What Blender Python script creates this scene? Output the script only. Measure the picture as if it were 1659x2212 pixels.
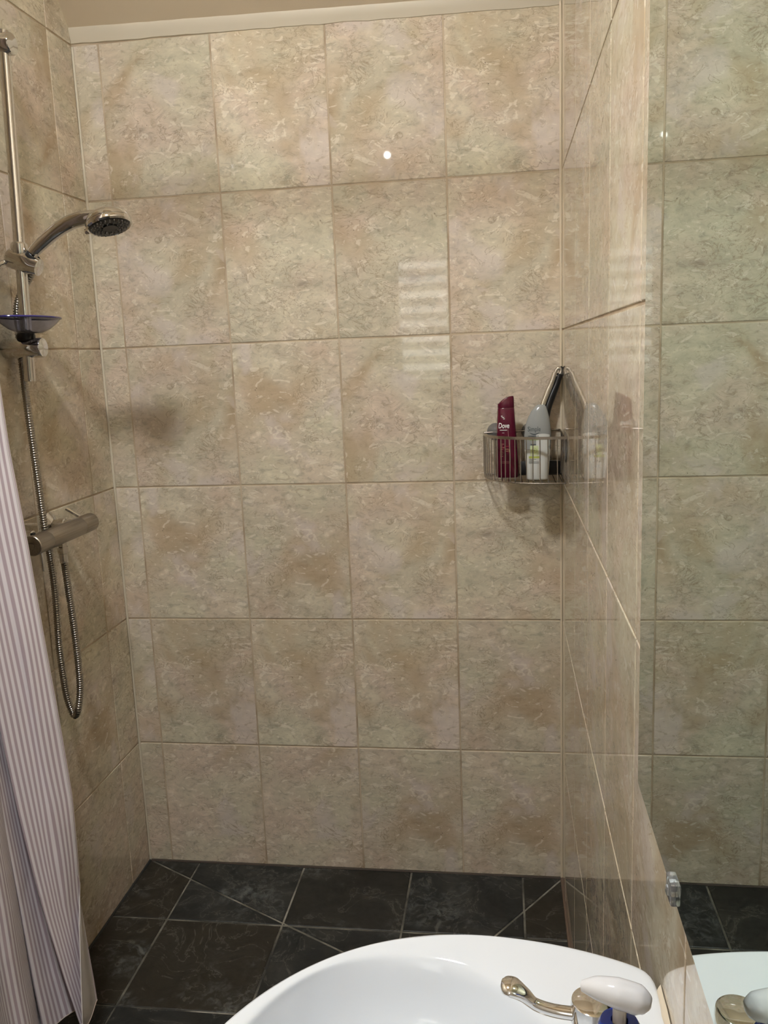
import bpy, bmesh, math, random
from mathutils import Vector, Matrix
random.seed(7)
PI = math.pi
for o in list(bpy.data.objects): bpy.data.objects.remove(o, do_unlink=True)
SC = bpy.context.scene
COL = SC.collection

# ------------------------------------------------------------------ camera
def make_camera():
    yaw, pitch, roll = -0.1418, -0.1819, -0.0396
    f = Vector((math.sin(yaw)*math.cos(pitch), math.cos(yaw)*math.cos(pitch), math.sin(pitch)))
    r = Vector((math.cos(yaw), -math.sin(yaw), 0)); u = r.cross(f)
    c, s = math.cos(roll), math.sin(roll)
    R, U = c*r + s*u, -s*r + c*u
    cd = bpy.data.cameras.new('camera'); co = bpy.data.objects.new('camera', cd); COL.objects.link(co)
    m = Matrix.Identity(4)
    for i in range(3): m[i][0], m[i][1], m[i][2] = R[i], U[i], -f[i]
    m.translation = (-0.1581, -2.36, 1.5571)
    co.matrix_world = m
    cd.sensor_fit = 'HORIZONTAL'; cd.sensor_width = 36.0; cd.lens = 36.0*1850.1/1659.0
    cd.clip_start = 0.02
    SC.camera = co
make_camera()
SC.view_settings.view_transform = 'Standard'; SC.view_settings.look = 'None'
SC.view_settings.gamma = 1.0; SC.view_settings.use_curve_mapping = False
SC.view_settings.exposure = 0.0
W = bpy.data.worlds.new('world'); SC.world = W; W.use_nodes = True
W.node_tree.nodes['Background'].inputs[0].default_value = (0.05, 0.05, 0.055, 1)
W.node_tree.nodes['Background'].inputs[1].default_value = 0.2
LAMP_MAIN = 288.0     # emission of the main ceiling lamp's diffuser
LAMP_SPOT = 150.0     # emission of the small rear spotlight bulb
WINDOW_GLOW = 3.2
SC.cycles.max_bounces = 6; SC.cycles.diffuse_bounces = 4; SC.cycles.glossy_bounces = 4; SC.cycles.transmission_bounces = 6
SC.cycles.caustics_reflective = False; SC.cycles.caustics_refractive = False; SC.cycles.use_denoising = True; SC.cycles.use_light_tree = False
SC.cycles.use_adaptive_sampling = True; SC.cycles.adaptive_threshold = 0.07; SC.cycles.adaptive_min_samples = 12

# ------------------------------------------------------------------ dimensions (metres)
LX = -1.293                       # left wall plane; right wall x = 0, back wall y = 0
TH = 0.4008                       # tile pitch in height
YR = -3.2                         # rear wall
ZC = 3.2                          # flat ceiling

# ------------------------------------------------------------------ helpers
class MB:
    def __init__(s): s.v = []; s.f = []; s.uv = None; s.mi = []
    def add(s, vs, fs, mi=0):
        b = len(s.v); s.v += [tuple(p) for p in vs]; s.f += [tuple(i+b for i in f) for f in fs]; s.mi += [mi]*len(fs)
    def box(s, x0, x1, y0, y1, z0, z1, bev=0):
        if bev <= 0:
            vs = [(x, y, z) for x in (x0, x1) for y in (y0, y1) for z in (z0, z1)]
            s.add(vs, [(0,1,3,2),(4,6,7,5),(0,4,5,1),(2,3,7,6),(0,2,6,4),(1,5,7,3)]); return
        bm = bmesh.new(); bmesh.ops.create_cube(bm, size=1)
        for v in bm.verts: v.co = Vector(((x0+x1)/2+v.co.x*(x1-x0), (y0+y1)/2+v.co.y*(y1-y0), (z0+z1)/2+v.co.z*(z1-z0)))
        bmesh.ops.bevel(bm, geom=bm.edges[:], offset=bev, segments=2, profile=.5, affect='EDGES')
        bm.verts.index_update()
        s.add([v.co[:] for v in bm.verts], [[v.index for v in f.verts] for f in bm.faces]); bm.free()
    def rings(s, rings, cap0=True, cap1=True, closed=False):
        n = len(rings[0]); vs = [p for r in rings for p in r]; fs = []
        m = len(rings)
        for i in range(m if closed else m-1):
            a, b = i*n, ((i+1) % m)*n
            for j in range(n):
                k = (j+1) % n; fs.append((a+j, a+k, b+k, b+j))
        if not closed:
            if cap0: fs.append(tuple(range(n))[::-1])
            if cap1: fs.append(tuple((m-1)*n+j for j in range(n)))
        s.add(vs, fs)
    def tube(s, path, rad, n=12, closed=False, cap=True, flat=None, up=None):
        P = [Vector(p) for p in path]; m = len(P)
        if not hasattr(rad, '__len__'): rad = [rad]*m
        T = []
        for i in range(m):
            a = P[(i-1) % m] if (closed or i > 0) else P[i]
            b = P[(i+1) % m] if (closed or i < m-1) else P[i]
            T.append((b-a).normalized())
        U = Vector(up) if up else (Vector((0,0,1)) if abs(T[0].z) < .9 else Vector((1,0,0)))
        R = []
        for i in range(m):
            U = (U - T[i]*U.dot(T[i])).normalized(); V = T[i].cross(U)
            fl = 1 if flat is None else (flat[i] if hasattr(flat, '__len__') else flat)
            R.append([tuple(P[i] + U*math.cos(2*PI*j/n)*rad[i] + V*math.sin(2*PI*j/n)*rad[i]*fl) for j in range(n)])
        s.rings(R, cap, cap, closed)
    def lathe(s, prof, o, axis=(0,0,1), n=32, sx=1, sy=1, xdir=None):
        A = Vector(axis).normalized(); o = Vector(o)
        X = Vector(xdir) if xdir else (Vector((1,0,0)) if abs(A.x) < .9 else Vector((0,1,0)))
        X = (X - A*X.dot(A)).normalized(); Y = A.cross(X)
        s.rings([[tuple(o + A*h + X*math.cos(2*PI*j/n)*max(r, 1e-5)*sx + Y*math.sin(2*PI*j/n)*max(r, 1e-5)*sy) for j in range(n)] for r, h in prof])
    def build(s, name, mat, parent=None, smooth=True, sub=0, auto=40):
        off = Vector(parent.matrix_world.translation) if parent else Vector((0,0,0))
        if parent: off = Vector(ORIG.get(parent.name, (0,0,0)))
        me = bpy.data.meshes.new(name)
        me.from_pydata([tuple(Vector(p)-off) for p in s.v], [], s.f)
        mats = mat if isinstance(mat, (list, tuple)) else [mat]
        for m in mats: me.materials.append(m)
        if len(mats) > 1: me.polygons.foreach_set('material_index', s.mi)
        bm = bmesh.new(); bm.from_mesh(me); bmesh.ops.recalc_face_normals(bm, faces=bm.faces[:]); bm.to_mesh(me); bm.free()
        me.update()
        o = bpy.data.objects.new(name, me); COL.objects.link(o)
        if parent: o.parent = parent; ORIG[o.name] = tuple(off)
        if smooth:
            me.polygons.foreach_set('use_smooth', [True]*len(me.polygons))
            if auto and not sub: me.set_sharp_from_angle(angle=math.radians(auto))
        if sub:
            md = o.modifiers.new('smooth', 'SUBSURF'); md.levels = sub; md.render_levels = sub
        return o
ORIG = {}
def thing(name, label, cat, loc, group=None):
    o = bpy.data.objects.new(name, None); COL.objects.link(o); o.location = loc; o.empty_display_size = .02
    ORIG[o.name] = tuple(loc); tag(o, label, cat, group); return o
def tag(o, label, cat, group=None):
    o['label'] = label; o['category'] = cat
    if group: o['group'] = group
    return o
def struct(o): o['kind'] = 'structure'; return o
def catmull(P, n):
    P = [Vector(p) for p in P]; out = []
    for i in range(len(P)-1):
        a = P[i-1] if i else P[i]*2-P[i+1]; b, c = P[i], P[i+1]; d = P[i+2] if i+2 < len(P) else c*2-b
        for k in range(n):
            t = k/n
            out.append(.5*((2*b)+(c-a)*t+(2*a-5*b+4*c-d)*t*t+(3*b-a-3*c+d)*t**3))
    out.append(P[-1]); return out
def lerp(a, b, t): return a+(b-a)*t

# ------------------------------------------------------------------ materials
class NT:
    def __init__(s, name):
        s.m = bpy.data.materials.new(name); s.m.use_nodes = True; s.t = s.m.node_tree; s.b = s.t.nodes['Principled BSDF']
    def n(s, t, **kw):
        nd = s.t.nodes.new(t)
        for k, v in kw.items():
            if k in nd.inputs: nd.inputs[k].default_value = v
            else: setattr(nd, k, v)
        return nd
    def l(s, a, b): s.t.links.new(a, b)
    def ramp(s, src, stops):
        r = s.n('ShaderNodeValToRGB'); e = r.color_ramp.elements
        while len(e) < len(stops): e.new(.5)
        for i, (p, c) in enumerate(stops):
            e[i].position = p; e[i].color = (*c, 1) if hasattr(c, '__len__') else (c, c, c, 1)
        s.l(src, r.inputs[0]); return r.outputs[0]
    def mix(s, fac, a, b, mode='MIX'):
        x = s.n('ShaderNodeMix', data_type='RGBA', blend_type=mode)
        for i, v in ((0, fac), (6, a), (7, b)):
            if isinstance(v, bpy.types.NodeSocket): s.l(v, x.inputs[i])
            else: x.inputs[i].default_value = v if i == 0 else (*v, 1)
        return x.outputs[2]
    def noise(s, vec, scale, detail=4, rough=.55, dist=0):
        x = s.n('ShaderNodeTexNoise'); x.inputs['Scale'].default_value = scale; x.inputs['Detail'].default_value = detail
        x.inputs['Roughness'].default_value = rough; x.inputs['Distortion'].default_value = dist
        if vec: s.l(vec, x.inputs['Vector'])
        return x.outputs[0]
    def bump(s, h, strength, dist):
        x = s.n('ShaderNodeBump'); x.inputs['Strength'].default_value = strength; x.inputs['Distance'].default_value = dist
        s.l(h, x.inputs['Height']); s.l(x.outputs[0], s.b.inputs['Normal'])
def plain(name, col, rough=.5, metal=0, spec=.5, **kw):
    t = NT(name); b = t.b
    b.inputs['Base Color'].default_value = (*col, 1); b.inputs['Roughness'].default_value = rough
    b.inputs['Metallic'].default_value = metal; b.inputs['Specular IOR Level'].default_value = spec
    for k, v in kw.items(): b.inputs[k].default_value = v
    return t.m
def seeded(t):
    co = t.n('ShaderNodeTexCoord').outputs['Object']
    at = t.n('ShaderNodeAttribute', attribute_type='OBJECT', attribute_name='seed')
    fl = t.n('ShaderNodeAttribute', attribute_type='OBJECT', attribute_name='flip')
    c = t.n('ShaderNodeCombineXYZ'); t.l(fl.outputs['Fac'], c.inputs[0]); c.inputs[1].default_value = 1; t.l(fl.outputs['Fac'], c.inputs[2])
    m = t.n('ShaderNodeVectorMath', operation='MULTIPLY'); t.l(co, m.inputs[0]); t.l(c.outputs[0], m.inputs[1])
    c2 = t.n('ShaderNodeCombineXYZ'); t.l(at.outputs['Fac'], c2.inputs[0]); t.l(at.outputs['Fac'], c2.inputs[1]); t.l(at.outputs['Fac'], c2.inputs[2])
    a = t.n('ShaderNodeVectorMath', operation='ADD'); t.l(m.outputs[0], a.inputs[0]); t.l(c2.outputs[0], a.inputs[1])
    return a.outputs[0]
def mat_marble():
    t = NT('marble_effect_tile'); v = seeded(t)
    mp = t.n('ShaderNodeMapping'); mp.inputs['Rotation'].default_value = (0, .75, 0); mp.inputs['Scale'].default_value = (.75, 1, 1.25); t.l(v, mp.inputs['Vector'])
    mv = mp.outputs[0]
    # soft olive and rosy clouds
    col = t.ramp(t.noise(v, 4.5, 3, .5, .6), [(.36, (.62, .58, .445)), (.50, (.64, .575, .45)), (.64, (.66, .555, .45))])
    mul = lambda f, a: t.mix(1.0, a, f, 'MULTIPLY')
    col = mul(t.ramp(t.noise(mv, 11, 4, .6, 1.2), [(.30, .80), (.45, .95), (.58, 1.02), (.74, 1.17)]), col)
    col = mul(t.ramp(t.noise(mv, 46, 3, .7, .8), [(.30, .74), (.46, .97), (.60, 1.03), (.74, 1.15)]), col)
    col = t.mix(t.mix(.68, (0,0,0), t.ramp(t.noise(v, 3.6, 3, .55, .7), [(.53, 0), (.66, 1)])), col, (.47, .355, .225))
    col = t.mix(t.mix(.55, (0,0,0), t.ramp(t.noise(v, 6.0, 3, .55, .5), [(.60, 0), (.68, 1)])), col, (.69, .615, .575))
    # pale flakes and thin dark cracks, the shelly figure of the stone
    col = t.mix(t.mix(.55, (0,0,0), t.ramp(t.noise(mv, 30, 2, .55, 1.8), [(.60, 0), (.66, 1)])), col, (.84, .775, .655))
    gate = t.ramp(t.noise(v, 9, 2), [(.45, 0), (.58, 1)])
    col = t.mix(t.mix(gate, (0,0,0), t.ramp(t.noise(mv, 13, 4, .6, 2.4), [(.470, 0), (.486, .55), (.494, .55), (.508, 0)])), col, (.30, .225, .15))
    col = t.mix(t.mix(.42, (0,0,0), t.ramp(t.noise(mv, 33, 3, .6, 2.0), [(.34, 1), (.41, 0)])), col, (.38, .30, .205))
    vo = t.n('ShaderNodeTexVoronoi'); vo.inputs['Scale'].default_value = 42; t.l(v, vo.inputs['Vector'])
    col = t.mix(t.mix(t.ramp(t.noise(v, 17, 2), [(.56, 0), (.62, 1)]), (0,0,0), t.ramp(vo.outputs['Distance'], [(.05, .75), (.085, 0)])), col, (.16, .13, .10))
    at = t.n('ShaderNodeAttribute', attribute_type='OBJECT', attribute_name='tone')
    hs = t.n('ShaderNodeHueSaturation'); t.l(col, hs.inputs['Color']); t.l(at.outputs['Fac'], hs.inputs['Value'])
    t.l(hs.outputs[0], t.b.inputs['Base Color'])
    t.b.inputs['Roughness'].default_value = .028; t.b.inputs['Specular IOR Level'].default_value = .5
    t.bump(t.noise(v, 22, 2, .5), .008, .002)
    return t.m
def mat_grout():
    t = NT('beige_grout'); co = t.n('ShaderNodeTexCoord').outputs['Object']
    t.l(t.ramp(t.noise(co, 9, 4), [(.35, (.38, .29, .20)), (.6, (.56, .465, .34))]), t.b.inputs['Base Color']); t.b.inputs['Roughness'].default_value = .8
    return t.m
def mat_slate():
    t = NT('dark_slate'); v = seeded(t)
    base = t.ramp(t.noise(v, 8, 6, .65, .6), [(.32, (.007, .009, .009)), (.52, (.018, .0195, .019)), (.72, (.042, .042, .038))])
    at = t.n('ShaderNodeAttribute', attribute_type='OBJECT', attribute_name='rust')
    base = t.mix(at.outputs['Fac'], base, (.026, .020, .0115))
    lay = t.noise(v, 8, 5, .6, 1.0)
    base = t.mix(t.mix(.32, (0,0,0), t.ramp(lay, [(.545, 0), (.553, 1), (.557, 1), (.57, 0)])), base, (.20, .19, .16))
    chalk = t.mix(t.ramp(t.noise(v, 5, 4, .6, .4), [(.52, 0), (.70, 1)]), (0,0,0), t.ramp(t.noise(v, 38, 5, .7, .8), [(.46, 0), (.66, 1)]))
    base = t.mix(t.mix(.75, (0,0,0), chalk), base, (.16, .17, .165))
    t.l(base, t.b.inputs['Base Color'])
    t.l(t.ramp(t.noise(v, 20, 4), [(.3, .32), (.7, .6)]), t.b.inputs['Roughness'])
    t.bump(lay, .5, .004)
    return t.m
def mat_floor_grout():
    t = NT('grey_floor_grout'); co = t.n('ShaderNodeTexCoord').outputs['Object']
    t.l(t.ramp(t.noise(co, 6, 5, .6), [(.36, (.035, .033, .028)), (.52, (.16, .15, .12)), (.66, (.36, .34, .29))]), t.b.inputs['Base Color']); t.b.inputs['Roughness'].default_value = .8
    return t.m
def mat_curtain():
    t = NT('striped_curtain_fabric'); uv = t.n('ShaderNodeUVMap').outputs[0]
    sp = t.n('ShaderNodeSeparateXYZ'); t.l(uv, sp.inputs[0])
    m = t.n('ShaderNodeMath', operation='MULTIPLY'); t.l(sp.outputs[0], m.inputs[0]); m.inputs[1].default_value = 1/.0112
    fr = t.n('ShaderNodeMath', operation='FRACT'); t.l(m.outputs[0], fr.inputs[0])
    st = t.ramp(fr.outputs[0], [(.40, (.74, .70, .73)), (.52, (.43, .35, .39)), (.90, (.43, .35, .39)), (1.0, (.74, .70, .73))])
    geo = t.n('ShaderNodeNewGeometry')
    col = t.mix(geo.outputs['Backfacing'], st, (.50, .46, .42))
    t.l(col, t.b.inputs['Base Color']); t.b.inputs['Roughness'].default_value = .55; t.b.inputs['Sheen Weight'].default_value = .15
    co = t.n('ShaderNodeTexCoord').outputs['Object']
    mp = t.n('ShaderNodeMapping'); mp.inputs['Scale'].default_value = (9, 9, 4.5); t.l(co, mp.inputs['Vector'])
    t.bump(t.noise(mp.outputs[0], 1.0, 4, .5, .8), .5, .012)
    return t.m
def mat_paint():
    t = NT('tan_ceiling_paint'); co = t.n('ShaderNodeTexCoord').outputs['Object']
    t.l(t.ramp(t.noise(co, 3, 3), [(.3, (.58, .485, .355)), (.7, (.61, .515, .38))]), t.b.inputs['Base Color']); t.b.inputs['Roughness'].default_value = .75
    t.bump(t.noise(co, 220, 2), .15, .001)
    return t.m
def emis(name, col, st):
    t = NT(name); t.b.inputs['Base Color'].default_value = (*col, 1)
    t.b.inputs['Emission Color'].default_value = (*col, 1); t.b.inputs['Emission Strength'].default_value = st
    return t.m
def mat_brushed():
    t = NT('brushed_steel'); co = t.n('ShaderNodeTexCoord').outputs['Object']
    mp = t.n('ShaderNodeMapping'); mp.inputs['Scale'].default_value = (300, 6, 300); t.l(co, mp.inputs['Vector'])
    n = t.noise(mp.outputs[0], 1, 3)
    t.l(t.ramp(n, [(.3, (.30, .27, .23)), (.7, (.42, .38, .33))]), t.b.inputs['Base Color']); t.b.inputs['Metallic'].default_value = 1
    t.l(t.ramp(n, [(.3, .30), (.7, .42)]), t.b.inputs['Roughness'])
    return t.m
M = dict(
    marble=mat_marble(), grout=mat_grout(), slate=mat_slate(), fgrout=mat_floor_grout(), curtain=mat_curtain(), paint=mat_paint(),
    chrome=plain('chrome', (.70, .69, .68), .06, 1), brushed=mat_brushed(), steel=plain('steel_wire', (.42, .38, .34), .22, 1),
    hose=plain('metal_hose', (.36, .335, .305), .26, 1), dark=plain('black_plastic', (.008, .008, .009), .35),
    blackface=plain('black_spray_face', (.010, .010, .011), .3), nub=plain('grey_rubber_nozzle', (.26, .26, .26), .4),
    porcelain=plain('white_porcelain', (.70, .74, .79), .06, 0, .5), bead=plain('cream_sealant', (.62, .56, .45), .5),
    seal=plain('cream_silicone', (.72, .62, .47), .35), rust=plain('stained_sealant', (.15, .10, .07), .6),
    mirror=plain('tinted_mirror_glass', (.66, .79, .76), .0, 1), back=plain('mirror_backing', (.09, .10, .09), .4),
    clear=plain('clear_plastic', (.92, .92, .93), .05, 0, .5, **{'Transmission Weight': .85, 'IOR': 1.4}),
    dish=plain('clear_lilac_plastic', (.80, .80, .92), .08, 0, .5, **{'Transmission Weight': .92, 'IOR': 1.15}),
    dishrim=plain('blue_plastic_edge', (.06, .05, .28), .15, 0, .5, **{'Transmission Weight': .3}),
    pump=plain('milky_plastic', (.90, .90, .92), .10, 0, .5, **{'Transmission Weight': .3, 'IOR': 1.3}),
    blue=plain('blue_plastic', (.01, .05, .42), .2), soap=plain('pale_soap_bottle', (.80, .81, .84), .2),
    maroon=plain('maroon_plastic', (.105, .006, .024), .18), white=plain('white_print', (.85, .83, .84), .4), palered=plain('pale_red_print', (.38, .10, .10), .4),
    redprint=plain('red_print', (.45, .02, .03), .4), gold=plain('ochre_print', (.42, .22, .12), .4),
    frosted=plain('frosted_grey_plastic', (.30, .315, .315), .22), lotion=plain('white_lotion_bottle', (.70, .72, .70), .25),
    greyprint=plain('grey_print', (.035, .05, .06), .4), green=plain('green_print', (.32, .52, .12), .4), lime=plain('lime_print', (.48, .55, .12), .4), palegreen=plain('pale_green_print', (.62, .70, .42), .4),
    suction=plain('clear_suction_cup', (.60, .58, .56), .12, 0, .5, **{'Transmission Weight': .7, 'IOR': 1.3}),
    whiteplastic=plain('white_plastic', (.75, .74, .72), .35), wallpaint=plain('cream_wall_paint', (.50, .46, .40), .7),
    lamp=emis('lamp_diffuser_glow', (.99, 1.0, .995), LAMP_MAIN), bulb=emis('spot_bulb_glow', (1, .97, .93), LAMP_SPOT), pane=emis('daylit_pane', (1, .98, .93), WINDOW_GLOW),
)

# ------------------------------------------------------------------ setting
def slab(name, verts, faces, mat):
    b = MB(); b.add(verts, faces); o = b.build(name, mat, smooth=False); return struct(o)
def wallbox(name, x0, x1, y0, y1, z0, z1, mat):
    b = MB(); b.box(x0, x1, y0, y1, z0, z1); return struct(b.build(name, mat, smooth=False))
REC = .0016
wall_back = wallbox('wall_back', LX-.1, .1, REC, .12, -.02, 2.62, M['grout'])
wall_left = wallbox('wall_left', LX-.12, LX-REC, YR-.1, .12, -.02, ZC+.1, M['grout'])
wall_right = wallbox('wall_right', REC, .12, YR-.1, .12, -.02, ZC+.1, M['grout'])
wall_rear = wallbox('wall_rear', LX-.12, .12, YR-.12, YR, -.02, ZC+.1, M['wallpaint'])
floor = wallbox('floor', LX-.12, .12, YR-.12, .12, -.06, -.0022, M['fgrout'])
def ceiling():
    zl, zr, k = 2.437, 2.412, 1.155
    yl = -(ZC-zl)/k; yr = -(ZC-zr)/k
    b = MB()
    low = [(LX-.1, .05, zl-.05*k), (.1, .05, zr-.05*k), (.1, yr, ZC), (LX-.1, yl, ZC), (.1, YR-.1, ZC), (LX-.1, YR-.1, ZC)]
    up = [(x, y, ZC+.12) for x, y, z in low]
    b.add(low+up, [(0,1,2,3), (3,2,4,5), (6,9,8,7), (9,11,10,8), (0,6,7,1), (4,10,11,5), (0,3,9,6), (3,5,11,9), (1,7,8,2), (2,8,10,4)])
    return struct(b.build('ceiling', M['paint'], smooth=False))
ceiling()
TILEMESH = {}
def tile_mesh(w, h):
    key = (round(w, 4), round(h, 4))
    if key in TILEMESH: return TILEMESH[key]
    b, t = .0016, .008
    vs = []
    for ins, y in ((b, 0), (b*.3, b*.35), (0, b*1.2), (0, t)):
        x, z = w/2-ins, h/2-ins; vs += [(-x, y, -z), (x, y, -z), (x, y, z), (-x, y, z)]
    fs = [(0,1,2,3)]
    for r in range(3):
        for j in range(4):
            k = (j+1) % 4; fs.append((r*4+j, (r+1)*4+j, (r+1)*4+k, r*4+k))
    me = bpy.data.meshes.new('tile'); me.from_pydata(vs, [], fs); me.materials.append(M['marble'])
    bm = bmesh.new(); bm.from_mesh(me); bmesh.ops.recalc_face_normals(bm, faces=bm.faces[:])
    # open box: make sure the front faces -y
    for f in bm.faces:
        if all(abs(v.co.y) < 1e-6 for v in f.verts) and f.normal.y > 0: bmesh.ops.reverse_faces(bm, faces=bm.faces[:]); break
    bm.to_mesh(me); bm.free()
    TILEMESH[key] = me; return me
G = .0042
def tile_wall(parent, us, zs, place, rotz, tilt=.0011):
    for i in range(len(us)-1):
        for k in range(len(zs)-1):
            w, h = abs(us[i+1]-us[i])-G, zs[k+1]-zs[k]-G
            o = bpy.data.objects.new('tile', tile_mesh(w, h)); COL.objects.link(o)
            o.location = place((us[i]+us[i+1])/2, (zs[k]+zs[k+1])/2)
            o.rotation_euler = (random.gauss(0, tilt), random.gauss(0, .0006), rotz+random.gauss(0, tilt))
            o.parent = parent
            o['seed'] = float(random.choice([3.1, 7.7, 12.3, 18.9, 23.4, 31.8, 44.2])); o['flip'] = float(random.choice([-1, 1])); o['tone'] = random.uniform(.93, 1.05)
zs = [k*TH for k in range(7)]
tile_wall(wall_back, [LX+.001, -1.2186, -.9089, -.6009, -.295, -.001], zs, lambda u, z: (u, 0, z), 0)
zs2 = zs + [zs[-1]+TH, zs[-1]+2*TH]
tile_wall(wall_left, [-.002, -.132, -.432, -.732, -1.032, -1.332, -1.632, -1.932, -2.232, -2.532, -2.832, YR], zs2, lambda u, z: (LX, u, z), PI/2)
tile_wall(wall_right, [-.002, -.12, -.42, -.72, -1.02, -1.32, -1.638, -1.94, -2.24, -2.54, -2.84, YR], zs2, lambda u, z: (0, u, z), -PI/2, .0006)

# floor: slate slabs laid on a grid and cut along the two falls that run to the drain
def clip(poly, a, b, c):
    out = []
    for i in range(len(poly)):
        p, q = poly[i], poly[(i+1) % len(poly)]
        dp, dq = a*p[0]+b*p[1]+c, a*q[0]+b*q[1]+c
        if dp >= 0: out.append(p)
        if dp*dq < 0:
            t = dp/(dp-dq); out.append((lerp(p[0], q[0], t), lerp(p[1], q[1], t)))
    return out
def inset(poly, d):
    for i in range(len(poly)):
        p, q = poly[i], poly[(i+1) % len(poly)]; pass
    res = list(poly); n = len(poly)
    area = sum(poly[i][0]*poly[(i+1) % n][1]-poly[(i+1) % n][0]*poly[i][1] for i in range(n))
    s = 1 if area > 0 else -1
    for i in range(n):
        p, q = poly[i], poly[(i+1) % n]; L = math.hypot(q[0]-p[0], q[1]-p[1])
        if L < 1e-6: continue
        nx, ny = -(q[1]-p[1])/L*s, (q[0]-p[0])/L*s
        res = clip(res, nx, ny, -(nx*p[0]+ny*p[1])-d)
        if len(res) < 3: return []
    return res
DR = (-.36, -.50)      # drain, where the falls meet
def line(p, q):
    a, b = q[1]-p[1], -(q[0]-p[0]); return a, b, -(a*p[0]+b*p[1])
def floor_tiles():
    xs = [LX, -1.126, -.789, -.453, -.118, 0]; ys = [0, -.280, -.612, -.945, -1.28, -1.61, -1.945, -2.28, -2.61, -2.945, YR]
    L1, L2 = line((LX, 0), DR), line((0, 0), DR)
    for i in range(len(xs)-1):
        for k in range(len(ys)-1):
            pieces = [[(xs[i], ys[k+1]), (xs[i+1], ys[k+1]), (xs[i+1], ys[k]), (xs[i], ys[k])]]
            if k < 2:
                for Ln, side in ((L1, -1), (L2, 1)):
                    nxt = []
                    for p in pieces:
                        cx = sum(q[0] for q in p)/len(p)
                        a = clip(p, *Ln); b = clip(p, *[-v for v in Ln])
                        good = len(a) > 2 and len(b) > 2
                        inside = (side < 0 and xs[i] < DR[0] and ys[k] > DR[1]) or (side > 0 and xs[i+1] > DR[0]+.05 and ys[k] > DR[1])
                        nxt += [a, b] if (good and inside) else [p]
                    pieces = nxt
            for p in pieces:
                p = inset(p, random.uniform(.0022, .0034))
                if len(p) < 3: continue
                cx = sum(q[0] for q in p)/len(p); cy = sum(q[1] for q in p)/len(p)
                top = inset(p, .002)
                if len(top) != len(p): top = p
                n = len(p); z = random.uniform(-.0008, .0008)
                vs = [(q[0]-cx, q[1]-cy, z-.008) for q in p]+[(q[0]-cx, q[1]-cy, z-.0012) for q in p]+[(q[0]-cx, q[1]-cy, z) for q in top]
                fs = [tuple(range(2*n, 3*n))]
                for r in range(2):
                    for j in range(n):
                        m = (j+1) % n; fs.append((r*n+j, r*n+m, (r+1)*n+m, (r+1)*n+j))
                b = MB(); b.add(vs, fs); o = b.build('slate_tile', M['slate'], smooth=False)
                o.location = (cx, cy, 0); o.parent = floor
                o['seed'] = random.uniform(0, 60); o['flip'] = 1.0; o['rust'] = random.choice([.05, .1, .75, .35])
floor_tiles()

def sealant():
    # sealant bead between tiles and sloping ceiling
    b = MB(); R = []
    n = 40
    for i in range(n+1):
        t = i/n; x = lerp(LX, 0, t)
        zt = lerp(2.443, 2.416, t)+random.gauss(0, .0012); zb = lerp(2.406, 2.389, t)+random.gauss(0, .0008)
        R.append([(x, .004, zb), (x, -.0022, zb+.003), (x, -.0055, (zb+zt)/2), (x, -.0105, zt-.002), (x, -.008, zt+.012), (x, .004, zt+.012)])
    b.rings(R); struct(b.build('trim_1', M['bead']))
    for k, (x, y, ex, m) in enumerate([(LX+.001, -.001, 1, 'bead'), (-.001, -.001, -1, 'seal')]):
        b = MB(); path = [(x+ex*.0018, y-.0018, z) for z in [i*.1 for i in range(25)]]
        b.tube(path, [random.uniform(.0030, .0040) for _ in path], 8); struct(b.build('trim_%d' % (k+2), M[m]))
    b = MB(); path = [(lerp(LX, 0, i/30), -.0025, .0) for i in range(31)]
    b.tube(path, [random.uniform(.0025, .005) for _ in path], 8); struct(b.build('trim_4', plain('dirty_joint', (.07, .05, .038), .6)))
    b = MB(); path = [(LX+.002, lerp(0, -1.4, i/20), .0) for i in range(21)]
    b.tube(path, [random.uniform(.003, .005) for _ in path], 8); struct(b.build('trim_5', plain('dark_floor_sealant', (.03, .03, .026), .6)))
    b = MB(); path = [(-.002, lerp(0, -2.0, i/30), .0) for i in range(31)]
    b.tube(path, [random.uniform(.003, .006) for _ in path], 8); struct(b.build('trim_6', M['rust']))
sealant()

def rear_window():
    x0, x1, z0, z1 = -.80, -.50, 1.40, 2.18
    w = MB()
    for a in ((x0-.04, x0, z0-.04, z1+.04), (x1, x1+.04, z0-.04, z1+.04), (x0, x1, z0-.04, z0), (x0, x1, z1, z1+.04)): w.box(a[0], a[1], YR-.01, YR+.03, a[2], a[3])
    o = struct(w.build('window_1', M['whiteplastic'], smooth=False))
    g = MB(); g.box(x0, x1, YR, YR+.004, z0, z1); g.build('pane', M['pane'], o, False)
    b = MB(); b.box(-(x1-x0)/2+.004, (x1-x0)/2-.004, -.0012, .0012, -.027, .027); first = None
    for i in range(9):
        if first is None: s = b.build('slat', M['whiteplastic'], None, False); first = s
        else: s = first.copy(); COL.objects.link(s)
        s.parent = o; s.location = ((x0+x1)/2, YR+.02, z0+.03+i*.09); s.rotation_euler = (.35, 0, 0)
rear_window()

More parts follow.
